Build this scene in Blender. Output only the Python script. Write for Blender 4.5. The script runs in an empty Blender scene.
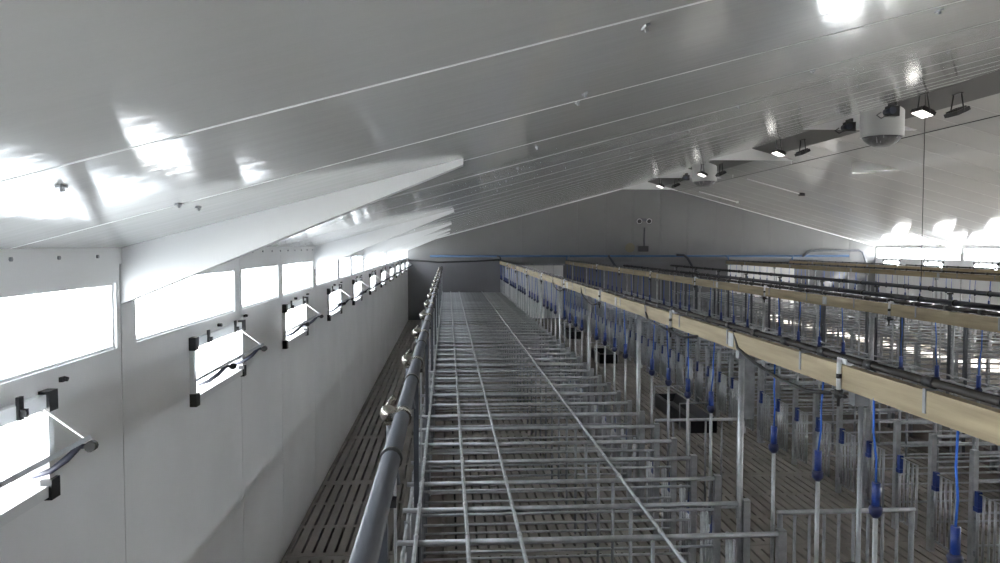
import bpy, math, random
from mathutils import Vector, Matrix
random.seed(7)
PI = math.pi
sc = bpy.context.scene
COL = sc.collection

# ------------------------------------------------------------------ camera, sky, exposure
cam_d = bpy.data.cameras.new('camera'); cam = bpy.data.objects.new('camera', cam_d); COL.objects.link(cam)
cam_d.sensor_width = 36.0; cam_d.lens = 28.8; cam_d.clip_start = 0.02; cam_d.clip_end = 400
cam.location = (0, 0, 3.0)
cam.rotation_euler = (math.radians(90 - 2.577), 0, math.radians(-3.751))
sc.camera = cam
w = bpy.data.worlds.new('overcast_sky'); sc.world = w; w.use_nodes = True
bg = w.node_tree.nodes['Background']; bg.inputs[0].default_value = (0.93, 0.97, 1.0, 1); bg.inputs[1].default_value = 23.0
sun_d = bpy.data.lights.new('sun', 'SUN'); sun_d.energy = 290.0; sun_d.angle = math.radians(3); sun_d.color = (1.0, 0.96, 0.9)
sun = bpy.data.objects.new('sun', sun_d); COL.objects.link(sun); sun.location = (40, -10, 30)
sun.rotation_euler = Vector((-0.85, 0.04, -0.50)).to_track_quat('-Z', 'Y').to_euler()
sc.view_settings.view_transform = 'Standard'; sc.view_settings.look = 'None'
sc.view_settings.gamma = 1.0; sc.view_settings.use_curve_mapping = False
sc.view_settings.exposure = -0.2
try:
    sc.cycles.use_denoising = True; sc.cycles.diffuse_bounces = 8; sc.cycles.max_bounces = 14
except Exception:
    pass

# ------------------------------------------------------------------ layout (metres; camera stands at x=0, y=0)
XW, XR = -1.59, 17.79            # side walls
XC = 8.1                         # ridge
EAVE, SLOPE = 2.985, 0.268
ZR = EAVE + SLOPE * (XC - XW)
BAY, BAY0, NBAY = 5.65, -7.3, 7
YB, YF = BAY0, BAY0 + BAY * NBAY   # -7.3 .. 32.25
WIN_Z0, WIN_Z1 = 2.505, 2.822
PITCH = 0.62; Y0 = 4.98           # stall pitch
REAR = [2.11, 4.78, 11.42, 14.09]
def ceil_z(x): return ZR - SLOPE * abs(x - XC)

# ------------------------------------------------------------------ materials
def mat(name, col, rough=0.5, metal=0.0, spec=0.5, noise=None, bump=None, coat=0.0, streak=None):
    m = bpy.data.materials.new(name); m.use_nodes = True
    nt = m.node_tree; b = nt.nodes['Principled BSDF']
    b.inputs['Base Color'].default_value = (*col, 1); b.inputs['Roughness'].default_value = rough
    b.inputs['Metallic'].default_value = metal; b.inputs['Specular IOR Level'].default_value = spec
    b.inputs['Coat Weight'].default_value = coat; b.inputs['Coat Roughness'].default_value = 0.08
    tc = nt.nodes.new('ShaderNodeTexCoord')
    def ntex(scale, detail, stretch):
        mp = nt.nodes.new('ShaderNodeMapping'); nt.links.new(tc.outputs['Object'], mp.inputs[0])
        mp.inputs['Scale'].default_value = stretch
        n = nt.nodes.new('ShaderNodeTexNoise'); n.inputs['Scale'].default_value = scale; n.inputs['Detail'].default_value = detail
        nt.links.new(mp.outputs[0], n.inputs['Vector']); return n
    if noise:
        scale, amt, stretch = noise
        n = ntex(scale, 5, stretch)
        r = nt.nodes.new('ShaderNodeValToRGB'); nt.links.new(n.outputs['Fac'], r.inputs[0])
        r.color_ramp.elements[0].position = 0.3; r.color_ramp.elements[1].position = 0.72
        r.color_ramp.elements[0].color = (*[c * (1 - amt) for c in col], 1)
        r.color_ramp.elements[1].color = (*[min(1, c * (1 + amt)) for c in col], 1)
        nt.links.new(r.outputs[0], b.inputs['Base Color'])
    if bump:
        scale, strength, stretch = bump
        n = ntex(scale, 3, stretch)
        bp = nt.nodes.new('ShaderNodeBump'); bp.inputs['Strength'].default_value = strength; bp.inputs['Distance'].default_value = 0.02
        nt.links.new(n.outputs['Fac'], bp.inputs['Height']); nt.links.new(bp.outputs[0], b.inputs['Normal'])
    return m
ONE = (1, 1, 1)
CEIL = mat('white_coated_ceiling_sheet', (0.61, 0.61, 0.60), 0.09, 0, 0.5, noise=(0.7, 0.04, ONE), bump=(6, 0.045, (0.5, 2.2, 0.5)))
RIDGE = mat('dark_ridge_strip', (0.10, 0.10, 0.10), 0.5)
DUCT = mat('grey_duct', (0.4, 0.4, 0.4), 0.45)
BELL = mat('dark_grille', (0.10, 0.10, 0.105), 0.5, noise=(9, 0.4, ONE))
JOINT = mat('white_joint_strip', (0.66, 0.66, 0.66), 0.3)
WALL = mat('white_wall_sheet', (0.80, 0.805, 0.815), 0.55, 0, 0.25, noise=(1.2, 0.05, ONE))
WALLSKIN = mat('wall_core', (0.55, 0.55, 0.55), 0.7)
GABLE = mat('grey_gable_sheet', (0.15, 0.15, 0.153), 0.4, 0, 0.4, noise=(0.5, 0.1, ONE))
GABLE_LOW = mat('dark_lower_gable', (0.16, 0.16, 0.17), 0.45, 0, 0.4, noise=(0.6, 0.12, ONE))
CONC = mat('slat_concrete', (0.235, 0.215, 0.195), 0.75, 0, 0.3, noise=(2.3, 0.13, ONE), bump=(60, 0.1, ONE))
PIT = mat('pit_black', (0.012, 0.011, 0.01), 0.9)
GALV = mat('galvanised_steel', (0.43, 0.44, 0.455), 0.45, 0.7, 0.5, noise=(14, 0.18, ONE))
GALV_D = mat('weathered_galvanised', (0.30, 0.31, 0.325), 0.5, 0.6, 0.5, noise=(9, 0.25, ONE))
STEEL = mat('stainless_steel', (0.42, 0.40, 0.36), 0.25, 1.0, noise=(20, 0.2, ONE))
PVC = mat('grey_pvc', (0.12, 0.127, 0.145), 0.25, 0, 0.5, noise=(5, 0.1, (1, 0.1, 1)))
PVC_D = mat('dark_pvc', (0.045, 0.05, 0.062), 0.45)
BLACK = mat('black_plastic', (0.015, 0.015, 0.017), 0.45)
RUBBER = mat('black_rubber', (0.012, 0.011, 0.011), 0.6)
BROWNP = mat('brown_pipe', (0.022, 0.018, 0.015), 0.5)
BLUE = mat('blue_plastic', (0.012, 0.035, 0.19), 0.4)
BLUE_D = mat('dark_blue_plastic', (0.008, 0.012, 0.06), 0.45)
CORDB = mat('blue_cord', (0.02, 0.12, 0.55), 0.6)
PIPEB = mat('blue_water_pipe', (0.05, 0.11, 0.22), 0.45)
NAVY = mat('navy_metal', (0.03, 0.035, 0.06), 0.5)
WPL = mat('white_plastic', (0.72, 0.73, 0.74), 0.4)
FLAPM = mat('pale_flap', (0.55, 0.58, 0.63), 0.4)
WOOD = mat('pale_timber', (0.36, 0.295, 0.19), 0.65, 0, 0.3, noise=(7, 0.25, (3, 0.18, 3)), bump=(30, 0.1, (3, 0.2, 3)))
TROUGH = mat('trough_polymer_concrete', (0.17, 0.14, 0.125), 0.55, 0, 0.4, noise=(4, 0.2, ONE))
GROUND = mat('pale_gravel_ground', (0.6, 0.6, 0.58), 0.9, noise=(1.5, 0.1, ONE))
HORN = mat('tan_plastic', (0.16, 0.14, 0.09), 0.5)
DOORW = mat('white_door_sheet', (0.8, 0.8, 0.8), 0.4)
def pane_mat():
    m = bpy.data.materials.new('clear_pane'); m.use_nodes = True; nt = m.node_tree
    nt.nodes.remove(nt.nodes['Principled BSDF']); out = nt.nodes['Material Output']
    t = nt.nodes.new('ShaderNodeBsdfTransparent'); t.inputs[0].default_value = (0.93, 0.95, 0.97, 1)
    g = nt.nodes.new('ShaderNodeBsdfGlossy'); g.inputs['Roughness'].default_value = 0.05
    mx = nt.nodes.new('ShaderNodeMixShader'); mx.inputs[0].default_value = 0.06
    nt.links.new(t.outputs[0], mx.inputs[1]); nt.links.new(g.outputs[0], mx.inputs[2]); nt.links.new(mx.outputs[0], out.inputs[0])
    return m
PANE = pane_mat()
def emit_mat(name, col, s):
    m = bpy.data.materials.new(name); m.use_nodes = True; b = m.node_tree.nodes['Principled BSDF']
    b.inputs['Base Color'].default_value = (*col, 1)
    b.inputs['Emission Color'].default_value = (*col, 1); b.inputs['Emission Strength'].default_value = s
    return m
LAMP = emit_mat('lit_lamp_lens', (1, 0.98, 0.94), 4)

# ------------------------------------------------------------------ mesh helpers
class MB:
    def __init__(s): s.v = []; s.f = []; s.sm = []
    def add(s, vs, fs, smooth=False):
        o = len(s.v); s.v += [tuple(x) for x in vs]
        for f in fs: s.f.append(tuple(i + o for i in f)); s.sm.append(smooth)
        return s
    def box(s, x0, x1, y0, y1, z0, z1, M=None):
        vs = [Vector((x, y, z)) for x in (x0, x1) for y in (y0, y1) for z in (z0, z1)]
        if M: vs = [M @ p for p in vs]
        return s.add(vs, [(0, 1, 3, 2), (4, 6, 7, 5), (0, 4, 5, 1), (2, 3, 7, 6), (0, 2, 6, 4), (1, 5, 7, 3)])
    def tube(s, pts, r, n=8, cap=True):
        pts = [Vector(p) for p in pts]; k = len(pts); vs = []; rs = r if isinstance(r, (list, tuple)) else [r] * k
        prev = None
        for i, p in enumerate(pts):
            t = (pts[min(i + 1, k - 1)] - pts[max(i - 1, 0)]).normalized()
            if prev is None:
                a = Vector((0, 0, 1)) if abs(t.z) < 0.9 else Vector((1, 0, 0))
                u = t.cross(a).normalized()
            else:
                u = (prev - t * prev.dot(t)).normalized()
            prev = u; q = t.cross(u)
            for j in range(n):
                an = 2 * PI * j / n; vs.append(p + (u * math.cos(an) + q * math.sin(an)) * rs[i])
        fs = [(i * n + j, i * n + (j + 1) % n, (i + 1) * n + (j + 1) % n, (i + 1) * n + j) for i in range(k - 1) for j in range(n)]
        s.add(vs, fs, True)
        if cap:
            o = len(s.v) - k * n
            s.f.append(tuple(o + j for j in range(n))[::-1]); s.sm.append(False)
            s.f.append(tuple(o + (k - 1) * n + j for j in range(n))); s.sm.append(False)
        return s
    def prism(s, poly, axis, a, b):
        n = len(poly)
        def P(p, t): return {'x': (t, p[0], p[1]), 'y': (p[0], t, p[1]), 'z': (p[0], p[1], t)}[axis]
        vs = [P(p, a) for p in poly] + [P(p, b) for p in poly]
        fs = [tuple(range(n)), tuple(range(2 * n - 1, n - 1, -1))] + [(i, i + n, (i + 1) % n + n, (i + 1) % n) for i in range(n)]
        return s.add(vs, fs)
    def cells(s, us, vs, solid, fn):
        idx = {}
        def V(i, j, k):
            key = (i, j, k)
            if key not in idx: idx[key] = len(s.v); s.v.append(tuple(fn(us[i], vs[j], k)))
            return idx[key]
        nu, nv = len(us) - 1, len(vs) - 1
        S = [[solid((us[i] + us[i + 1]) / 2, (vs[j] + vs[j + 1]) / 2) for j in range(nv)] for i in range(nu)]
        def g(i, j): return 0 <= i < nu and 0 <= j < nv and S[i][j]
        def F(*q): s.f.append(q); s.sm.append(False)
        for i in range(nu):
            for j in range(nv):
                if not S[i][j]: continue
                for k in (0, 1):
                    F(V(i, j, k), V(i + 1, j, k), V(i + 1, j + 1, k), V(i, j + 1, k))
                if not g(i - 1, j): F(V(i, j, 0), V(i, j + 1, 0), V(i, j + 1, 1), V(i, j, 1))
                if not g(i + 1, j): F(V(i + 1, j, 0), V(i + 1, j + 1, 0), V(i + 1, j + 1, 1), V(i + 1, j, 1))
                if not g(i, j - 1): F(V(i, j, 0), V(i + 1, j, 0), V(i + 1, j, 1), V(i, j, 1))
                if not g(i, j + 1): F(V(i, j + 1, 0), V(i + 1, j + 1, 0), V(i + 1, j + 1, 1), V(i, j + 1, 1))
        return s
    def mesh(s, name, m):
        import bmesh
        me = bpy.data.meshes.new(name); me.from_pydata(s.v, [], s.f)
        me.polygons.foreach_set('use_smooth', s.sm)
        bm = bmesh.new(); bm.from_mesh(me); bmesh.ops.recalc_face_normals(bm, faces=bm.faces); bm.to_mesh(me); bm.free()
        me.materials.append(m); me.update(); return me
    def build(s, name, m, parent=None, loc=(0, 0, 0), rz=0.0):
        return link(name, s.mesh(name, m), parent, loc, rz)
def link(name, data, parent=None, loc=(0, 0, 0), rz=0.0):
    o = bpy.data.objects.new(name, data); COL.objects.link(o); o.parent = parent
    o.location = loc; o.rotation_euler = (0, 0, rz); return o
def empty(name, loc, rz=0.0):
    o = link(name, None, None, loc, rz); o.empty_display_size = 0.1; return o
def tag(o, label, cat, group=None):
    o['label'] = label; o['category'] = cat
    if group: o['group'] = group
    return o
def struct(o, label=None):
    o['kind'] = 'structure'
    if label: o['label'] = label
    return o
ORD = ['first', 'second', 'third', 'fourth', 'fifth', 'sixth', 'seventh', 'eighth', 'ninth', 'tenth', 'eleventh', 'twelfth']
def nth(i): return (ORD[i] + ' from the viewer') if i < 12 else 'towards the far gable'
KIDS = {}
def reg(o):
    if o.parent: KIDS.setdefault(o.parent, []).append(o)
    return o
def tree_of(o): return [c for c in o.children]
def copy_tree(o, loc, rz=0.0):
    c = o.copy(); COL.objects.link(c); c.location = loc; c.rotation_euler = (0, 0, rz)
    for ch in TREE[o]:
        d = ch.copy(); COL.objects.link(d); d.parent = c
        for g in TREE.get(ch, []):
            e = g.copy(); COL.objects.link(e); e.parent = d
    return c
TREE = {}
def remember(o):
    TREE[o] = list(o.children)
    for ch in TREE[o]: TREE[ch] = list(ch.children)

# ================================================================== THE SETTING
# ---- floor: concrete slat panels over a pit
SLX, SLY, NX = 1.0767, 2.42, 18
SY0, NSY = 2.87, 12
fb = MB()
fb.box(XW - .15, XR + .15, YB - .15, SY0, -0.12, 0.0)
fb.box(XW - .15, XR + .15, SY0 + SLY * NSY, YF + .15, -0.12, 0.0)
fb.box(XW - .15, XR + .15, YB - .15, YF + .15, -0.62, -0.5)
fb.box(XW - .2, XW, SY0, SY0 + SLY * NSY, -0.55, 0.0); fb.box(XR, XR + .2, SY0, SY0 + SLY * NSY, -0.55, 0.0)
floor = struct(fb.build('floor', CONC), 'grey concrete slatted floor')
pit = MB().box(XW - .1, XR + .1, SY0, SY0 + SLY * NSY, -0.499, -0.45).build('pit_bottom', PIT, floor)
p = SLX / 10; us = [0.003]
for c in range(10): us += [c * p + p / 2 - .0125, c * p + p / 2 + .0125]
us.append(SLX - 0.003)
vs = [0.003]; holes_v = []
for q in range(3):
    a = 0.09 + q * 0.77; vs += [a, a + 0.69]; holes_v.append((a, a + 0.69))
vs.append(SLY - 0.003)
def slat_solid(u, v):
    inx = any(abs(u - (c * p + p / 2)) < .0125 for c in range(10))
    return not (inx and any(a < v < b for a, b in holes_v))
slat_me = MB().cells(us, vs, slat_solid, lambda u, v, k: (u, v, 0.0 if k else -0.11)).mesh('floor_slat', CONC)
for i in range(NX):
    for j in range(NSY):
        link('floor_slat', slat_me, floor, (XW + i * SLX, SY0 + j * SLY, random.uniform(-.004, .0)))

# ---- outside ground
g_o = MB().box(-60, XW - .2, -60, 90, -0.5, -0.3).build('ground', GROUND); struct(g_o, 'pale ground outside the left windows')
g_o = MB().box(XR + .2, 80, -60, 90, -0.5, -0.3).build('ground', GROUND); struct(g_o, 'pale ground outside the right windows')

# ---- side walls
WREL = [(0.19, 2.10), (2.31, 3.65), (3.86, 5.60)]
IREL = [1.02, 3.80]; IW = 1.21; IZ0, IZ1 = 2.015, 2.42
win_holes = [(BAY0 + b * BAY + a, BAY0 + b * BAY + c, WIN_Z0, WIN_Z1) for b in range(NBAY) for a, c in WREL]
inl_y = [BAY0 + b * BAY + a for b in range(NBAY) for a in IREL]
inl_y = [2.05 if abs(y - 2.15) < .02 else y for y in inl_y]
inl_holes = [(y + .04, y + IW - .04, IZ0 + .04, IZ1 - .05) for y in inl_y]
WREL_R = [(0.12, 2.20), (2.28, 3.72), (3.80, 5.58)]
WZ_R = (2.48, 2.90)
win_holes_r = [(BAY0 + b * BAY + a, BAY0 + b * BAY + c, *WZ_R) for b in range(NBAY) for a, c in WREL_R]
def side_wall(name, sx, label):
    def X(d): return XW - d if sx < 0 else XR + d      # d: distance outwards
    H = (win_holes if sx < 0 else win_holes_r) + inl_holes
    ZC = [0.0, IZ0 + .04, IZ1 - .05] + ([WIN_Z0, WIN_Z1] if sx < 0 else list(WZ_R))
    def wall_solid(y, z): return not any(a < y < b and c < z < d for a, b, c, d in H)
    ys = sorted({YB - .1, YF + .1} | {h[0] for h in H} | {h[1] for h in H})
    wl = struct(MB().cells(ys, ZC + [EAVE + .12], wall_solid, lambda y, z, k: (X(.03 + .09 * k), y, z)).build(name, WALLSKIN), label)
    for b in range(NBAY):
        cuts = [0, 2.25, 3.755, BAY]
        for q in range(3):
            a, c = BAY0 + b * BAY + cuts[q] + .004, BAY0 + b * BAY + cuts[q + 1] - .004
            yy = sorted({a, c} | {v for h in H for v in h[:2] if a < v < c})
            MB().cells(yy, ZC + [EAVE - .07], wall_solid, lambda y, z, k: (X(.03 * k), y, z)).build('wall_panel', WALL, wl)
    return wl
wall_l = side_wall('wall_left', -1, 'white panel wall with clerestory windows and air inlets along the left aisle')
wall_r = side_wall('wall_right', 1, 'white panel wall with windows on the far right side')
# eave trims with screws
for nm, xa, xb in (('trim_1', XW - .005, XW + .012), ('trim_2', XR - .012, XR + .005)):
    t = struct(MB().box(xa, xb, YB, YF, EAVE - .075, EAVE + .01).build(nm, WALL), 'white eave strip with screws above the windows')
    if nm == 'trim_1':
        for k in range(40):
            y = 1.2 + k * .36
            MB().tube([(XW + .012, y, EAVE - .035), (XW + .02, y, EAVE - .035)], .009, 6).build('screw', GALV_D, t)
wn = 0
for sx in (-1, 1):
    X = XW if sx < 0 else XR
    for (a, b, c, d) in (win_holes if sx < 0 else win_holes_r):
        wn += 1
        e = struct(link('window_%d' % wn, None, None, (X + sx * .035, a, c)), 'clerestory window in the %s wall' % ('left' if sx < 0 else 'right'))
        fr = MB(); L = b - a; H = d - c
        fr.box(-.02, .02, 0, L, 0, .012); fr.box(-.02, .02, 0, L, H - .012, H)
        fr.box(-.02, .02, 0, .012, .012, H - .012); fr.box(-.02, .02, L - .012, L, .012, H - .012)
        fr.build('window_frame', WPL, e)
        MB().box(-.004, .004, .012, L - .012, .012, H - .012).build('pane', PANE, e)
# ---- gable walls
def gable(name, y, dirn, label, lowmat, seam_y):
    poly = [(XW - .1, -0.1), (XR + .1, -0.1), (XR + .1, EAVE + .1), (XC, ZR + .13), (XW - .1, EAVE + .1)]
    return struct(MB().prism(poly, 'y', y, y + dirn * .15).build(name, lowmat), label)
wall_f = gable('wall_far', YF, 1, 'gable end wall, grey panels above a dark lower band', GABLE_LOW, 0)
wall_b = gable('wall_back', YB, -1, 'gable wall behind the viewer', GABLE, 0)
x = XW; ZB = 2.345
while x < XR - .01:
    x2 = min(x + 1.14, XR)
    poly = [(x + .003, ZB), (x2 - .003, ZB), (x2 - .003, ceil_z(x2) - .002)]
    if x < XC < x2: poly.append((XC, ZR - .002))
    poly.append((x + .003, ceil_z(x) - .002))
    MB().prism(poly, 'y', YF - .03, YF).build('wall_panel', GABLE, wall_f); x = x2
# ---- ceiling
TH = .12
cb = MB()
for s in (-1, 1):
    xe = XW - .3 if s < 0 else XR + .3
    cb.prism([(xe, ceil_z(xe) + .04), (XC, ZR + .04), (XC, ZR + .04 + TH), (xe, ceil_z(xe) + .04 + TH)], 'y', YB - .2, YF + .2)
ceiling = struct(cb.build('ceiling', WALLSKIN), 'glossy white sheeted ceiling with panel joints')
PW = 1.13; py0 = 1.87
def ceil_panel_mesh(s, width):
    xe = XW - .02 if s < 0 else XR + .02
    m = MB(); c = .006; h = .004
    nz = Vector((-SLOPE if s < 0 else SLOPE, 0, 1)).normalized()
    def P(x, y, d): return (Vector((x, y, ceil_z(x))) + nz * d)
    vs = []
    for x in (xe, XC):
        for (y, d) in ((.004, .03), (.004, c), (.004 + c, 0), (width - .004 - c, 0), (width - .004, c), (width - .004, .03)):
            vs.append(P(x, y, d))
    fs = [(i, (i + 1) % 6, (i + 1) % 6 + 6, i + 6) for i in range(6)] + [tuple(range(6)), tuple(range(11, 5, -1))]
    m.add(vs, fs); return m.mesh('ceiling_panel', CEIL)
cpm = {s: ceil_panel_mesh(s, PW) for s in (-1, 1)}
y = py0 - 9 * PW
while y < YF:
    for s in (-1, 1): link('ceiling_panel', cpm[s], ceiling, (0, y, 0))
    y += PW
for s in (-1, 1):
    xe = XW + .004 if s < 0 else XR - .004
    js = MB().tube([(xe, 0, ceil_z(xe) + .0025), (XC, 0, ZR + .0025)], .0044, 6).mesh('joint_strip', JOINT)
    y = py0
    while y < YF - .1: link('joint_strip', js, ceiling, (0, y, 0)); y += PW
# little clips where the sheets are fixed
clip = MB(); clip.box(-.006, .006, -.022, .022, -.006, 0); clip.box(-.004, .004, -.005, .005, -.016, -.006)
clip_me = clip.mesh('fixing_clip', GALV_D)
spots = [(-.97, 2.09), (-.97, 2.97), (-.97, 3.2), (-.97, 4.3), (.49, 1.975), (.49, 2.85), (.49, 3.02), (.49, 4.4), (.49, 5.6), (1.95, 3.1), (1.95, 4.2), (1.95, 5.3), (1.95, 6.4), (3.4, 5.3), (3.4, 6.5), (3.4, 7.6), (.49, 6.7), (.49, 7.9)]
for xx in (1.95, 3.4, 4.9):
    spots += [(xx, 8.5 + 1.13 * k) for k in range(14)]
for xx in (10.2, 11.7):
    spots += [(xx, 11 + 2.26 * k) for k in range(8)]
for xx, yy in spots:
    o = link('fixing_clip', clip_me, ceiling, (xx, yy, ceil_z(xx))); o.rotation_euler = (0, -math.atan(SLOPE) * (1 if xx < XC else -1), 0)
# ---- portal frame casings: eave haunches and ridge gussets
tn = 2
for b in range(0, NBAY):
    y = BAY0 + b * BAY
    for s in (-1, 1):
        tn += 1
        def mx(x): return x if s < 0 else 2 * XC - x
        poly = [(mx(XW), 2.715), (mx(XW), EAVE + .01), (mx(.08), ceil_z(.08) + .005), (mx(.08), ceil_z(.08) - .03)]
        MBo = MB().prism(poly, 'y', y, y + .1)
        o = struct(MBo.build('trim_%d' % tn, WALL), 'white triangular casing of a roof frame at the %s eave' % ('left' if s < 0 else 'right'))
    tn += 1
    hw = (ZR - 5.275) / SLOPE
    struct(MB().prism([(XC - hw, 5.275), (XC + hw, 5.275), (XC, ZR + .005)], 'y', y, y + .1).build('trim_%d' % tn, WALL), 'white triangular casing of a roof frame under the ridge')
tn += 1
hw = (ZR - 5.275) / SLOPE
struct(MB().prism([(XC - hw, 5.275), (XC + hw, 5.275), (XC, ZR + .005)], 'y', YF - .14, YF - .031).build('trim_%d' % tn, WALL), 'white triangular casing under the ridge against the gable wall')
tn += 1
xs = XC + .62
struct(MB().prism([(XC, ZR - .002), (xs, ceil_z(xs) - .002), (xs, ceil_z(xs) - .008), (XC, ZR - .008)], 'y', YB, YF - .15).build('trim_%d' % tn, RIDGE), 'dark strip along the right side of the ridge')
for s in (-1, 1):
    tn += 1; xe = XW if s < 0 else XR
    struct(MB().tube([(xe, YF - .045, ceil_z(xe) - .014), (XC, YF - .045, ZR - .014)], .022, 6).build('trim_%d' % tn, WALL), 'white bead between ceiling and gable wall on the %s slope' % ('left' if s < 0 else 'right'))
# ---- doors at the ends of the passages
dn = 0
for xa, xb in ((2.3, 4.68), (11.5, 14.3)):
    dn += 1
    d = struct(link('door_%d' % dn, None, None, (xa, YF - .05, 0)), 'white sheet door closing the end of a passage')
    n = 6; wd = (xb - xa) / n
    for k in range(n): MB().box(k * wd + .006, (k + 1) * wd - .006, -.03, .02, .05, 2.2).build('door_panel', DOORW, d)
    MB().box(-.05, xb - xa + .05, -.04, .02, 2.2, 2.26).build('door_track', GALV_D, d)
    MB().tube([(1.1, -.03, 1.0), (1.1, -.07, 1.0), (1.1, -.07, 1.2), (1.1, -.03, 1.2)], .012, 6).build('handle', BLACK, d)

# ================================================================== AIR INLETS
def make_inlet():
    r = empty('air_inlet', (0, 0, 0)); L = IW
    MB().box(-.03, .03, .02, L - .02, IZ1 - .055, IZ1).build('top_rail', WPL, r)
    MB().box(-.03, .03, .02, L - .02, IZ0, IZ0 + .045).build('bottom_rail', WPL, r)
    for a in (0, L - .045): MB().box(-.03, .028, a, a + .045, IZ0 + .01, IZ1 - .01).build('side_rail', WPL, r)
    for a in (-.008, L - .062):
        for z in (IZ0 - .012, IZ1 - .068): MB().box(-.002, .042, a, a + .07, z, z + .08).build('corner_bracket', BLACK, r)
    for a in (.27, .93):
        m = MB(); m.box(.028, .04, a, a + .035, IZ1 - .055, IZ1 + .03); m.box(.04, .06, a + .008, a + .028, IZ1 - .045, IZ1 - .015); m.build('clamp', BLACK, r)
    MB().tube([(0, .62, IZ1 + .03), (.03, .62, IZ1 + .03)], .012, 8).build('screw_knob', BLACK, r)
    # flap hinged low in the opening, tipped inwards
    hx, hz, ex, ez = -.03, 2.13, .19, 2.25
    d = Vector((ex - hx, 0, ez - hz)).normalized(); n = Vector((-d.z, 0, d.x)) * .009
    poly = [(hx - n.x, hz - n.z), (ex - n.x, ez - n.z), (ex + n.x, ez + n.z), (hx + n.x, hz + n.z)]
    MB().prism(poly, 'y', .05, L - .05).build('flap', FLAPM, r)
    for a in (.26, L - .06):
        ar = MB().tube([(hx, a, hz - .035), (.04, a, hz - .01), (.10, a, hz + .035), (.15, a, ez - .035), (.19, a, ez - .035)], [.008, .012, .014, .012, .010], 8).build('flap_arm', NAVY, r)
        MB().tube([(.195, a - .018, ez - .035), (.195, a + .018, ez - .035)], .021, 10).build('knob', BLACK, ar)
        MB().tube([(.02, a, IZ1 - .06), (.185, a, ez - .015)], .004, 5).build('cord', WPL, r)
    m = MB(); m.box(0, .015, L + .105, L + .135, IZ1 + .02, IZ1 + .04); m.tube([(.012, L + .12, IZ1 + .035), (.03, L + .12, IZ1 + .03)], .010, 8); m.build('pulley', BLACK, r)
    return r
inlet0 = make_inlet(); remember(inlet0); first = True
ordn = ['nearest the viewer', 'second from the viewer', 'third from the viewer', 'fourth from the viewer', 'fifth from the viewer']
kk = 0
for y in inl_y:
    if y < 1.5: continue
    for s in (-1, 1):
        if s > 0 and y < 20: continue
        loc = (XW, y, 0) if s < 0 else (XR, y + IW, 0)
        if first: o = inlet0; o.location = loc; first = False
        else: o = copy_tree(inlet0, loc, 0 if s < 0 else PI)
        if s < 0:
            kk += 1
            if kk <= 5: tag(o, 'white framed air inlet with open flap on the left wall, ' + ordn[kk - 1], 'air inlet', 'air inlets along the left wall')
            else: tag(o, 'small distant air inlet on the left wall, ' + nth(kk - 1), 'air inlet', 'far air inlets along the left wall')
        else: tag(o, 'distant air inlet with open flap on the right wall', 'air inlet', 'air inlets along the right wall')

# ================================================================== STALLS
ROWNAME = ['stall row beside the left aisle', 'second stall row from the left', 'third stall row from the left', 'far right stall row']
KMIN = [-3, 2, 10, 20]; KMAX = 43
def ypos(k): return Y0 + PITCH * k
def make_divider():
    r = empty('stall_divider', (0, 0, 0))
    MB().tube([(-2.43, 0, 1.13), (.02, 0, 1.13)], .0185, 8).build('top_rail', GALV, r)
    for z in (.88, .58, .28): MB().tube([(-2.34, 0, z), (.02, 0, z)], .0115, 6).build('rail', GALV, r)
    MB().box(-2.37, -2.325, -.02, .02, .055, 1.112).build('front_post', GALV_D, r)
    MB().box(.02, .07, -.03, .03, 0, 1.16).build('rear_post', GALV, r)
    MB().tube([(-.8, 0, .02), (-.8, 0, 1.12)], .014, 6).build('middle_post', GALV_D, r)
    return r
def make_gate():
    r = empty('stall_gate', (0, 0, 0))
    for a, b in ((.07, .37),):
        m = MB()
        m.tube([(.0, a, .12), (.0, a, .78), (.0, b, .78), (.0, b, .12), (.0, a, .12)], .014, 6)
        lf = m.build('gate_leaf', GALV, r)
        for q in (1, 2, 3):
            y = a + (b - a) * q / 4
            MB().tube([(0, y, .12), (0, y, .78)], .012, 5).build('bar', GALV, lf)
    for z in (.2, .5): MB().box(-.012, .012, .028, .072, z, z + .05).build('hinge', GALV_D, r)
    m = MB(); m.box(-.02, .02, .045, .095, .64, .80); m.box(-.026, .026, .037, .105, .62, .66); m.build('latch', BLUE, r)['label'] = 'blue plastic latch'
    return r
def make_rod(lean):
    r = empty('gate_lift_rod', (0, 0, 0))
    MB().tube([(0, 0, .75), (0, 0, 1.68)], .0125, 7).build('rod', GALV, r)
    h = MB(); h.tube([(0, 0, 1.70), (0, 0, 1.83)], .0205, 9)
    hd = h.build('handle', BLUE, r)
    MB().tube([(0, 0, 1.655), (0, 0, 1.675), (0, 0, 1.70), (0, 0, 1.715)], [.016, .030, .034, .026], 9).build('collar', BLUE_D, hd)
    MB().tube([(0, 0, 1.83), (lean * .4, -.01, 1.95), (lean * .7, .008, 2.08), (lean, 0, 2.25)], .0055, 5).build('cord', CORDB, r)
    return r
def merged_far(kind):
    m = MB()
    if kind == 'divider':
        m.tube([(-2.43, 0, 1.1), (0, 0, 1.1)], .021, 5); m.box(-2.37, -2.325, -.02, .02, 0, 1.1); m.box(-.025, .025, -.035, .035, 0, 1.13)
        for z in (.8, .5): m.tube([(-2.34, 0, z), (0, 0, z)], .014, 4)
        return m.mesh('stall_divider', GALV_D)
div0 = make_divider(); remember(div0)
gate0 = make_gate(); remember(gate0)
rods = [make_rod(.0), make_rod(-.02), make_rod(.025)]
for r_ in rods: remember(r_)
far_div = merged_far('divider')
used = set()
def place(proto, loc, rz):
    if proto in used: return copy_tree(proto, loc, rz)
    used.add(proto); proto.location = loc; proto.rotation_euler = (0, 0, rz); return proto
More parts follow.
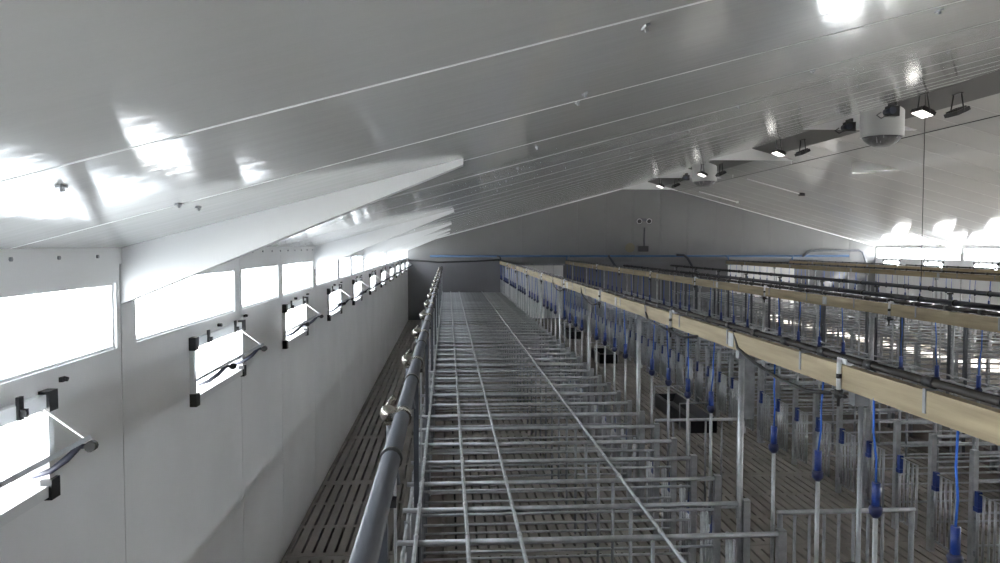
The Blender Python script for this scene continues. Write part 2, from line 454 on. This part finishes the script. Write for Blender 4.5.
SHORT = ['left stall row', 'second stall row', 'third stall row', 'far right stall row']
def which(n, row):
    if n < 0: return 'at the near picture edge of the %s' % row
    if n < 12: return '%s from the viewer in the %s' % (ORD[n], row)
    return 'in the distant part of the %s' % row
FIRST_DIV, FIRST_GATE, FIRST_ROD = [0, 3, 99, 99], [1, 3, 99, 99], [-3, 3, 99, 99]
for ri, X in enumerate(REAR):
    rz = 0 if ri in (0, 2) else PI
    nrod = 0
    for k in range(KMIN[ri], KMAX + 1):
        y = ypos(k); far = ri > 1
        if not far: o = place(div0, (X, y, 0), rz)
        else: o = link('stall_divider', far_div, None, (X, y, 0), rz)
        tag(o, 'galvanised tube divider ' + (which(k - FIRST_DIV[ri], SHORT[ri]) if not far else 'in the ' + ROWNAME[ri]), 'stall divider', 'dividers of the ' + ROWNAME[ri])
        if not far:
            o = place(gate0, (X + (.045 if rz == 0 else -.045), y if rz == 0 else y + PITCH, 0), rz)
            tag(o, 'barred gate with blue latch, ' + which(k - FIRST_GATE[ri], SHORT[ri]), 'gate', 'rear gates of the ' + ROWNAME[ri])
        if (k - 1) % 5 == 0: continue            # a beam post stands here instead
        o = place(rods[(k * 7 + ri) % 3], (X, y + .034, 0), rz)
        n = -1 if k < FIRST_ROD[ri] else nrod
        if k >= FIRST_ROD[ri]: nrod += 1
        tag(o, 'lift rod with blue handle, ' + (which(n, SHORT[ri]) if not far else 'along the ' + ROWNAME[ri]), 'lift rod', 'lift rods of the ' + ROWNAME[ri])
# long top tubes tying the dividers together, with clamps
clamp = MB(); clamp.tube([(0, -.03, .0), (0, .03, .0)], .017, 7); clamp.tube([(0, .03, .0), (0, .034, -.055)], .005, 4)
clamp_me = clamp.mesh('clamp', GALV)
TT = [(-2.313, 'nearest the feed pipe'), (-1.991, 'second from the feed pipe'), (-1.658, 'third from the feed pipe'), (-.747, 'nearest the rear gates')]
for ri, X in enumerate(REAR):
    s = 1 if ri in (0, 2) else -1
    for dx, where in TT:
        ya, yb = ypos(KMIN[ri]) - .25, ypos(KMAX) + .3
        xx = X + s * dx
        if ri < 2:
            e = empty('top_tube', (xx, ya, 1.162)); MB().tube([(0, 0, 0), (0, yb - ya, 0)], .013, 8).build('tube', GALV, e)
            for k in range(KMIN[ri], KMAX + 1): link('clamp', clamp_me, e, (0, ypos(k) - ya, 0))
        else:
            e = MB().tube([(0, 0, 0), (0, yb - ya, 0)], .013, 6).build('top_tube', GALV, None, (xx, ya, 1.162))
        tag(e, 'long galvanised tube over the %s, %s' % (ROWNAME[ri], where), 'tube', 'long tubes over the stalls')
# front rails and troughs
for ri, X in enumerate(REAR):
    s = 1 if ri in (0, 2) else -1
    ya, yb = ypos(KMIN[ri]) - .25, ypos(KMAX) + .25
    if ri < 2:
        e = empty('feed_fence', (X - s * 2.40, ya, 0))
        for z in (1.04, .84, .62, .4): MB().tube([(0, 0, z), (0, yb - ya, z)], .013, 6).build('rail', GALV, e)
        n = int((yb - ya) / 1.24)
        for q in range(n + 1): MB().box(-.02, .02, .2 + q * 1.24, .24 + q * 1.24, .055, 1.06).build('post', GALV_D, e)
        tag(e, 'barred front fence at the feed side of the ' + ROWNAME[ri], 'feed fence')
    n = 12; L = (yb - ya) / n
    tm = MB(); a, b = -.19, .19
    tm.prism([(a, 0), (b, 0), (b, .13), (b - .03, .13), (b - .06, .05), (a + .06, .05), (a + .03, .26), (a, .26)] if s > 0 else [(-a, 0), (-b, 0), (-b, .13), (-b + .03, .13), (-b + .06, .05), (-a - .06, .05), (-a - .03, .26), (-a, .26)], 'y', .006, L - .006)
    tme = tm.mesh('trough', TROUGH)
    for q in range(n):
        o = link('feed_trough', tme, None, (X - s * 2.31, ya + q * L, 0))
        tag(o, 'feed trough length of the ' + SHORT[ri] + ', ' + nth(q), 'trough', 'troughs of the ' + ROWNAME[ri])

# ================================================================== TIMBER BEAMS
BEAMN = ['nearest timber beam, pale, over the gates of the left stall row', 'second timber beam, over the gates of the second stall row', 'third timber beam, over the third stall row', 'farthest timber beam, over the far right stall row']
for ri, X in enumerate(REAR):
    s = 1 if ri in (0, 2) else -1
    ya, yb = [1.6, 3.6, 10.5, 17.5][ri], YF - .1
    xb = X + (.0 if s > 0 else -.0)
    e = empty('timber_beam', (xb, ya, 2.245)); y = 0; q = 0
    L = yb - ya; seg = 4.05; off = (5.75 - ya) % seg
    cuts = [0] + [off + seg * i for i in range(20) if .3 < off + seg * i < L - .3] + [L]
    for a, b in zip(cuts[:-1], cuts[1:]):
        dz = random.uniform(-.006, .006)
        MB().box(-.024, .024, a + .002, b - .002, dz, .125 + dz).build('plank', WOOD, e)
    for c in cuts[1:-1]: MB().box(-.029, .029, c - .05, c + .05, .012, .11).build('joint_plate', GALV, e)
    for i in range(int(L / 1.24)):
        MB().box(-.03, .03, .5 + i * 1.24, .52 + i * 1.24, .02, .13).build('strap', GALV_D, e)
    tag(e, BEAMN[ri], 'beam')
    # water pipe riding on top of the beam
    e = empty('water_pipe', (xb - .0, ya, 2.402)); MB().tube([(0, 0, 0), (0, L, 0)], .020, 8).build('pipe', BROWNP, e)
    cm = MB().tube([(0, -.035, 0), (0, .035, 0)], .026, 8).mesh('coupler', BLACK)
    for i in range(int(L / .5)): link('coupler', cm, e, (0, .25 + i * .5, 0))
    tag(e, 'brown water pipe with black couplers on top of the ' + ['nearest timber beam', 'second timber beam', 'third timber beam', 'farthest timber beam'][ri], 'pipe')
    # posts under the beam
    pn = -1
    for i in range(-1, 10):
        y = ypos(1 + 5 * i)
        if y < ya + .3 or y > yb - .3: continue
        pn += 1
        pe = empty('beam_post', (X - s * .0, y, 0))
        MB().tube([(0, 0, 0), (0, 0, 2.243)], .022, 8).build('tube', GALV, pe)
        MB().box(-.05, .05, -.05, .05, 0, .012).build('foot_plate', GALV_D, pe)
        MB().box(-.03, .03, -.03, .03, 2.19, 2.243).build('head_bracket', GALV_D, pe)
        tag(pe, 'slim galvanised post under the ' + ['nearest timber beam', 'second timber beam', 'third timber beam', 'farthest timber beam'][ri] + ', ' + nth(pn), 'post', 'posts under the ' + ['nearest', 'second', 'third', 'farthest'][ri] + ' timber beam')
# spray drops and hoses
def make_drop():
    r = empty('spray_drop', (0, 0, 0))
    m = MB().tube([(0, -.05, .145), (0, .05, .145)], .024, 9).build('tee', WPL, r)
    MB().tube([(-.034, 0, .15), (-.036, 0, .06), (-.036, 0, -.01)], .013, 8).build('down_pipe', WPL, r)
    MB().tube([(-.036, 0, .05), (-.036, 0, .075)], .0155, 8).build('black_band', BLACK, r)
    m = MB().tube([(-.036, 0, -.01), (-.036, 0, -.05), (-.036, 0, -.06), (-.036, 0, -.1)], [.022, .022, .010, .008], 8)
    n = m.build('nozzle', BLACK, r)
    MB().tube([(-.036, -.075, -.035), (-.036, .075, -.035)], .011, 6).build('side_arm', BLACK, n)
    return r
drop0 = make_drop(); remember(drop0); first = True
for ri, ys in ((0, [4.10, 7.32, 10.82, 14.2, 17.6, 21.0, 24.4, 27.8]), (1, [8.3, 11.7, 15.1, 18.5, 21.9, 25.3])):
    for i, y in enumerate(ys):
        s = 1
        o = drop0 if first else copy_tree(drop0, (0, 0, 0)); first = False
        o.location = (REAR[ri], y, 2.245)
        tag(o, 'white spray drop with black nozzle on the ' + (('nearest timber beam, ' + ['closest to the viewer', 'second from the viewer', 'third from the viewer'][i]) if ri == 0 and i < 3 else ('far half of the nearest timber beam' if ri == 0 else 'second timber beam')), 'spray nozzle', 'spray nozzles along the beams')
        if ri == 0 and i < 4:
            xh = REAR[ri] - .05
            pts = [(xh, y + .06, 2.205), (xh, y + .35, 2.165), (xh, y + .75, 2.17), (xh, y + 1.15, 2.215), (xh + .02, y + 1.5, 2.26), (xh + .035, y + 1.62, 2.37)]
            if i == 1: pts = [(xh, y - .85, 2.25), (xh, y - .5, 2.20), (xh, y - .06, 2.205)][::-1] + []
            h = MB().tube(pts, .011, 7).build('hose', RUBBER)
            tag(h, 'black hose drooping along the nearest timber beam, ' + ['closest to the viewer', 'right of the second spray drop', 'at the third spray drop', 'at the fourth spray drop'][i], 'hose', 'hoses on the nearest beam')
            if i == 1:
                h = MB().tube([(xh, y + .06, 2.21), (xh, y + .4, 2.215), (xh, y + .8, 2.235), (xh + .03, y + 1.0, 2.3), (xh + .035, y + 1.05, 2.37)], .011, 7).build('hose', RUBBER)
                tag(h, 'black hose drooping along the nearest timber beam, left of the second spray drop', 'hose', 'hoses on the nearest beam')
dp = empty('drinker_pipe', (2.2, 4.10, 0))
MB().tube([(0, 0, 0.02), (0, 0, 2.24)], .013, 8).build('pipe', GALV_D, dp)
MB().tube([(-.02, 0, 1.17), (-.02, 0, 1.22), (-.02, 0, 1.28)], [.03, .05, .052], 12).build('bowl', BLACK, dp)
MB().box(-.05, .03, -.03, .03, 2.15, 2.24).build('bracket', GALV_D, dp)
tag(dp, 'dark upright drinker pipe with black bowl below the closest spray drop', 'pipe')

# ================================================================== FEED PIPES
def feed_pipe(X, s, Z, ya, yb, step, label, near):
    e = empty('feed_pipe', (X, ya, Z)); L = yb - ya
    R = .039
    MB().tube([(0, 0, 0), (0, L, 0)], R, 14).build('tube', PVC, e)
    ring = MB().tube([(0, -.022, 0), (0, .022, 0)], R + .008, 14).mesh('coupling_ring', BLACK)
    y = near
    n = 0
    while y < yb - .4:
        for q in (.05, -.78): link('coupling_ring', ring, e, (0, y + q - ya, 0))
        y += step
    tag(e, label, 'feed pipe'); return e
feed_pipe(-.23, 1, 2.14, .9, YF - .25, 1.86, 'thick grey feed pipe running above the front of the left stall row', 4.0)
feed_pipe(7.13, -1, 2.19, 7.0, YF - .25, 2.48, 'dark feed pipe above the heads of the second stall row', 9.1)
feed_pipe(9.07, 1, 2.19, 9.5, YF - .25, 2.48, 'dark feed pipe above the heads of the third stall row', 10.3)
feed_pipe(16.44, -1, 2.19, 20, YF - .25, 2.48, 'dark feed pipe above the heads of the far right stall row', 20.5)
def make_valve():
    r = empty('feed_valve', (0, 0, 0))
    MB().tube([(0, -.03, 0), (0, .03, 0)], .05, 14).build('saddle', STEEL, r)
    MB().tube([(-.03, 0, .012), (-.065, 0, .02), (-.095, 0, .022), (-.105, 0, .022)], [.034, .045, .036, .02], 12).build('body', STEEL, r)
    m = MB().tube([(-.07, .0, .05), (-.065, .05, .07), (-.05, .11, .075)], [.012, .010, .015], 7).build('lever', STEEL, r)
    MB().box(-.085, -.05, -.045, .045, -.03, -.012).build('slide_plate', STEEL, r)
    MB().tube([(-.055, 0, -.03), (-.055, 0, -.1), (-.05, 0, -.22), (-.03, 0, -.34)], .024, 8).build('drop_tube', PVC_D, r)
    return r
val0 = make_valve(); remember(val0); first = True
i = 0; y = 4.0
while y < YF - .6:
    o = val0 if first else copy_tree(val0, (0, 0, 0)); first = False
    o.location = (-.23, y, 2.14)
    nm = ['nearest the viewer', 'second from the viewer', 'third from the viewer']
    tag(o, 'shiny metal feed valve on the thick grey feed pipe, ' + nth(i), 'valve', 'valves on the thick grey feed pipe'); i += 1
    y += 1.86
# supports of the feed pipes
def make_support(hgt):
    r = empty('pipe_support', (0, 0, 0))
    MB().box(-.018, .018, -.025, .025, .055, hgt - .075).build('post', PVC_D, r)
    m = MB(); m.box(-.05, .05, -.02, .02, hgt - .075, hgt - .045); m.build('cradle', BLACK, r)
    MB().box(.02, .03, .28, .32, .055, hgt - .05).build('flat_bar', GALV, r)
    return r
def run_supports(X, Z, ys, label, gap):
    s0 = make_support(Z); remember(s0)
    for i, y in enumerate(ys):
        o = s0 if i == 0 else copy_tree(s0, (0, 0, 0)); o.location = (X, y, 0)
        tag(o, label + ', ' + nth(i), 'support post', label[:60])
run_supports(-.235, 2.14, [2.85 + 3.05 * k for k in range(10)], 'dark upright support under the thick grey feed pipe', 0)
run_supports(7.13, 2.19, [10.55 + 1.3 * k + (.25 if k % 2 else 0) for k in range(16)], 'dark support under the second stall row feed pipe', 0)
run_supports(9.07, 2.19, [11.4 + 2.48 * k for k in range(9)], 'dark support under the third stall row feed pipe', 0)

# ================================================================== PASSAGE FITTINGS
cg = empty('cross_gate', (2.40, 5.62, 0))
MB().tube([(0, 0, 1.05), (1.04, 0, 1.05)], .019, 8).build('top_rail', GALV, cg)
MB().tube([(0, 0, .12), (1.04, 0, .12)], .017, 8).build('bottom_rail', GALV, cg)
for q in range(10): MB().tube([(.02 + q * .111, 0, .12), (.02 + q * .111, 0, 1.05)], .012 if 0 < q < 9 else .02, 7).build('bar', GALV_D, cg)
MB().box(-.21, .0, -.02, .02, .35, .41).build('hinge', GALV_D, cg)
for a in (.02, 1.02): MB().box(a - .03, a + .03, -.03, .03, 0, .12).build('foot', GALV_D, cg)
tag(cg, 'galvanised barred cross gate standing out into the first passage, near one', 'gate')
cg = empty('cross_gate', (2.25, 8.5, 0))
MB().tube([(0, 0, 1.1), (.95, 0, 1.1)], .017, 8).build('top_rail', GALV, cg)
MB().tube([(0, 0, .12), (.95, 0, .12)], .015, 8).build('bottom_rail', GALV, cg)
for q in range(6): MB().tube([(.02 + q * .18, 0, 0 if q in (0, 5) else .12), (.02 + q * .18, 0, 1.1)], .011, 6).build('bar', GALV_D, cg)
MB().box(.94, .955, -.012, .012, 0, 1.92).build('panel_post', GALV, cg)
MB().box(.955, 1.1, -.008, .008, 1.1, 1.9).build('sheet_panel', GALV_D, cg)
tag(cg, 'galvanised cross gate with a tall sheet panel at its end, farther one', 'gate')
for i, (y, L) in enumerate(((12.45, 2.2), (20.0, 1.3), (25.4, 1.3))):
    e = empty('drinking_trough', (4.08, y, 0))
    m = MB(); m.prism([(-.22, 0), (.22, 0), (.22, .22), (.18, .24), (.12, .09), (-.12, .09), (-.18, .24), (-.22, .22)], 'y', 0, L); m.box(-.21, .21, 0, .03, .05, .23); m.box(-.21, .21, L - .03, L, .05, .23)
    m.build('basin', BLACK, e)
    MB().tube([(-.3, .3, .0), (-.3, .3, .42), (.3, .3, .42), (.3, .3, 0)], .014, 6).build('guard_hoop', GALV, e)
    MB().tube([(-.3, L - .3, .0), (-.3, L - .3, .42), (.3, L - .3, .42), (.3, L - .3, 0)], .014, 6).build('guard_hoop', GALV, e)
    MB().tube([(0, .3, .42), (0, L - .3, .42)], .014, 6).build('guard_rail', GALV, e)
    tag(e, 'black drinking trough on the slats of the first passage, ' + ['nearest of three', 'middle of three', 'farthest of three'][i], 'trough', 'drinking troughs in the first passage')

# ================================================================== RIDGE: LAMPS, FANS, CABLES
def make_lamp(side, lit):
    r = empty('flood_light', (0, 0, 0))
    R = Matrix.Translation((0, 0, -.30)) @ Matrix.Rotation(side * math.radians(24), 4, 'Y')
    MB().box(-.12, .12, -.17, .17, -.03, .035, R).build('housing', BLACK, r)
    fins = MB()
    for q in range(5): fins.box(-.1, .1, -.13 + q * .06, -.115 + q * .06, .035, .06, R)
    fins.build('cooling_fins', BLACK, r)
    MB().box(-.1, .1, -.15, .15, -.036, -.03, R).build('lens', LAMP if lit else BLACK, r)
    for a in (-1, 1): MB().tube([(0, a * .10, 0), (0, a * .178, -.31)], .012, 6).build('bracket_arm', BLACK, r)
    MB().box(-.02, .02, -.12, .12, -.008, .006).build('bracket_bar', BLACK, r)
    return r
for i, y in enumerate((12.75, 18.5, 24.15, 29.0)):
    for s in (-1, 1):
        o = make_lamp(-s, s < 0); x = XC - .02 + s * .29; o.location = (x, y, ceil_z(x) - .02)
        o.rotation_euler = (0, 0, 0)
        tag(o, '%s flood light under the ridge, %s from the viewer, on the %s' % ('lit' if s < 0 else 'dark backed', ['first', 'second', 'third', 'fourth'][i], 'left slope' if s < 0 else 'right slope'), 'flood light', 'ridge flood lights')
for i, y in enumerate((14.55, 24.9)):
    e = empty('exhaust_chimney', (XC, y, 5.02)); n = 28; R = .38
    m = MB(); top = ZR - 5.02 + .03
    vs = []; fs = []
    for rr, z0, z1 in ((R, 0, top), (R - .02, 0, top)):
        for j in range(n):
            an = 2 * PI * j / n; vs += [(rr * math.cos(an), rr * math.sin(an), z0), (rr * math.cos(an), rr * math.sin(an), z1)]
    for j in range(n):
        k = (j + 1) % n
        fs += [(2 * j, 2 * k, 2 * k + 1, 2 * j + 1), (2 * n + 2 * j, 2 * n + 2 * j + 1, 2 * n + 2 * k + 1, 2 * n + 2 * k), (2 * j, 2 * n + 2 * j, 2 * n + 2 * k, 2 * k)]
    m.add(vs, fs, True); m.build('duct', DUCT, e)
    MB().tube([(0, 0, .02), (0, 0, .16)], .07, 12).build('motor', PVC_D, e)
    for q in range(6):
        M = Matrix.Rotation(q * PI / 3, 4, 'Z') @ Matrix.Rotation(math.radians(28), 4, 'X')
        MB().box(.06, .34, -.06, .06, -.004, .004, Matrix.Translation((0, 0, .1)) @ M).build('fan_blade', PVC_D, e)
    MB().tube([(0, 0, .25), (0, 0, .26)], R - .021, 24).build('damper', PVC_D, e)
    MB().tube([(0, 0, 0), (0, 0, -.06), (0, 0, -.12), (0, 0, -.17)], [.34, .31, .24, .14], 24).build('inlet_bell', BELL, e)
    for q in range(7): MB().tube([(-.24 + q * .08, -.25, -.03), (-.2 + q * .065, -.2, -.13)], .007, 5).build('guard_fin', GALV_D, e)
    for a in (-1, 1): MB().tube([(a * .15, -.33, .0), (a * .1, -.25, -.08), (-a * .02, 0, -.1), (-a * .1, .25, -.08), (-a * .15, .33, 0)], .008, 5).build('guard_wire', GALV_D, e)
    tag(e, 'round white exhaust chimney with dark fan under the ridge, ' + ['near one', 'far one'][i], 'exhaust fan', 'ridge exhaust fans')
for i, (y, dx) in enumerate(((13.6, -.35), (15.0, -.4), (26.5, -.1))):
    x = XC + dx
    e = empty('winch_motor', (x, y, ceil_z(x) if i == 0 else 5.42))
    MB().box(-.09, .09, -.08, .08, -.24, -.06).build('gear_box', BLACK, e)
    MB().tube([(-.05, -.12, -.15), (-.05, .12, -.15)], .06, 10).build('drum', NAVY, e)
    MB().box(-.02, .02, -.11, .11, -.06, .0).build('mount', BLACK, e)
    MB().tube([(-.06, 0, -.2), (-.2, 0, -.27), (-.28, 0, -.22), (-.2, 0, -.17)], .012, 6).build('cable_loop', BLACK, e)
    tag(e, 'small black winch motor on the ceiling by the ridge, ' + ['closest to the viewer', 'beside the near exhaust chimney', 'far one'][i], 'winch motor', 'ridge winch motors')
c = MB().tube([(9.2, 7, 5.17), (9.2, YF - .1, 5.17)], .009, 5).build('ridge_wire', BLACK); tag(c, 'thin dark wire strung along the right slope below the ridge', 'wire')
for i, y in enumerate((12.2, 16.6, 21.0, 25.4)):
    h = MB().tube([(9.2, y, 5.165), (9.2, y, ceil_z(9.2))], .008, 5).build('wire_hanger', WPL)
    tag(h, 'short white hanger holding the dark ridge wire', 'hanger', 'hangers of the ridge wire')
c = MB().tube([(8.1, 13.2, ZR), (8.1, 13.2, 2.2)], .006, 5).build('pull_cord', BLACK); tag(c, 'thin dark cord hanging straight down from the ridge lamps', 'cord')
# conduit lamps and a round inlet on the right slope
def on_right(x, y, d=0.03): return (x, y, ceil_z(x) - d)
e = empty('conduit', on_right(9.6, 25.2, .05))
a, b = Vector((0, 0, 0)), Vector((1.8, 0, -SLOPE * 1.8))
MB().tube([a, b], .018, 7).build('tube', WPL, e)
MB().box(1.72, 1.88, -.06, .06, -SLOPE * 1.8 - .05, -SLOPE * 1.8 + .05).build('end_box', BLACK, e)
tag(e, 'white conduit with a black end box on the right ceiling slope', 'conduit')
e = empty('conduit', on_right(9.75, 30.6, .05)); MB().tube([(0, 0, 0), (1.5, 0, -SLOPE * 1.5)], .02, 7).build('tube', WPL, e)
MB().box(1.48, 1.56, -.04, .04, -SLOPE * 1.5 - .04, -SLOPE * 1.5 + .04).build('end_cap', WPL, e)
tag(e, 'short pale conduit on the right ceiling slope near the gable', 'conduit')
# duct stub cut level below the sloping ceiling
zc = 4.82
e = empty('ceiling_duct', (10.6, 19.3, zc)); n = 32; m = MB(); vs = []; fs = []
for j in range(n):
    an = 2 * PI * j / n; cx_, cy_ = math.cos(an), math.sin(an)
    top = ceil_z(10.6 + .55 * cx_) - zc + .01
    for rr, zz in ((.55, top), (.55, .02), (.57, 0), (.53, 0), (.53, .03)): vs.append((rr * cx_, rr * cy_, zz))
for j in range(n):
    k = (j + 1) % n
    for q in range(4): fs.append((5 * j + q, 5 * k + q, 5 * k + q + 1, 5 * j + q + 1))
m.add(vs, fs, True); m.build('collar', CEIL, e)
MB().tube([(0, 0, .03), (0, 0, .045)], .535, 32).build('plate', CEIL, e)
tag(e, 'round white duct stub on the right slope behind the near chimney', 'duct')

# ================================================================== GABLE WALL FITTINGS
yf = YF - .06
def wpipe(name, pts, r, m, label, cat='pipe'):
    o = MB().tube(pts, r, 8).build(name, m); tag(o, label, cat); return o
wpipe('water_main', [(-.7, yf - .03, 2.57), (16.6, yf - .03, 2.57)], .045, PIPEB, 'long blue water main along the gable wall')
wpipe('cable_bundle', [(XW + .05, yf, 2.42), (-.8, yf, 2.37), (-.4, yf, 2.33), (1.0, yf, 2.36), (2.1, yf, 2.42), (2.15, yf, 2.5)], .03, BLACK, 'black cable bundle across the left part of the gable wall', 'cable')
for i, (x, xb) in enumerate(((2.0, 2.11), (4.9, 4.78), (11.3, 11.42), (14.2, 14.09))):
    wpipe('riser', [(x, yf - .05, 2.57), (xb, yf - .25, 2.52), (xb, yf - .28, 2.40)], .03, PIPEB if i else BLACK, ['first', 'second', 'third', 'last'][i] + ' branch from the water main to a beam pipe, counted from the left')
wpipe('bent_pipe', [(6.5, yf - .12, 2.6), (6.75, yf - .2, 2.2), (6.85, yf - .25, 2.1), (7.2, yf - .25, 2.1)], .05, PVC_D, 'dark bent feed pipe going down on the gable wall, left one')
wpipe('bent_pipe', [(9.3, yf - .12, 2.62), (9.6, yf - .12, 2.62), (9.75, yf - .15, 2.5), (10.05, yf - .2, 1.95), (10.2, yf - .2, 1.9)], .05, PVC_D, 'dark bent feed pipe going down on the gable wall, middle one')
wpipe('hoop_pipe', [(14.6, yf - .1, 2.55), (14.9, yf - .1, 2.76), (15.2, yf - .1, 2.80), (17.0, yf - .1, 2.80), (17.15, yf - .1, 2.72), (17.3, yf - .1, 2.3)], .04, PVC, 'grey hoop of pipe at the right end of the gable wall')
e = empty('emergency_light', (7.96, yf, 4.04))
MB().box(-.12, .12, -.03, .03, -.06, .06).build('case', PVC, e)
for a in (-.2, .2):
    h = MB().tube([(a, .0, -.02), (a, -.1, -.04), (a, -.16, -.06)], [.05, .09, .11], 12).build('lamp_head', WPL, e)
    MB().tube([(a, -.161, -.06), (a, -.168, -.062)], .09, 12).build('lens', BLACK, h)
tag(e, 'twin head emergency light high on the gable wall', 'light')
e = empty('junction_box', (7.95, yf - .02, 2.88)); MB().box(-.2, .2, -.1, .05, -.13, .1).build('box', BLACK, e)
MB().tube([(.05, 0, .1), (.05, 0, .85)], .035, 8).build('conduit', PVC_D, e)
tag(e, 'black junction box with a vertical conduit in the middle of the gable wall', 'junction box')
e = empty('alarm_horn', (7.35, yf, 2.93)); MB().tube([(0, .0, 0), (0, -.1, 0), (0, -.28, -.02)], [.06, .09, .2], 14).build('horn', HORN, e)
MB().box(-.08, .08, -.04, .04, -.1, .1).build('base', PVC, e)
tag(e, 'tan alarm horn left of the black junction box', 'horn')
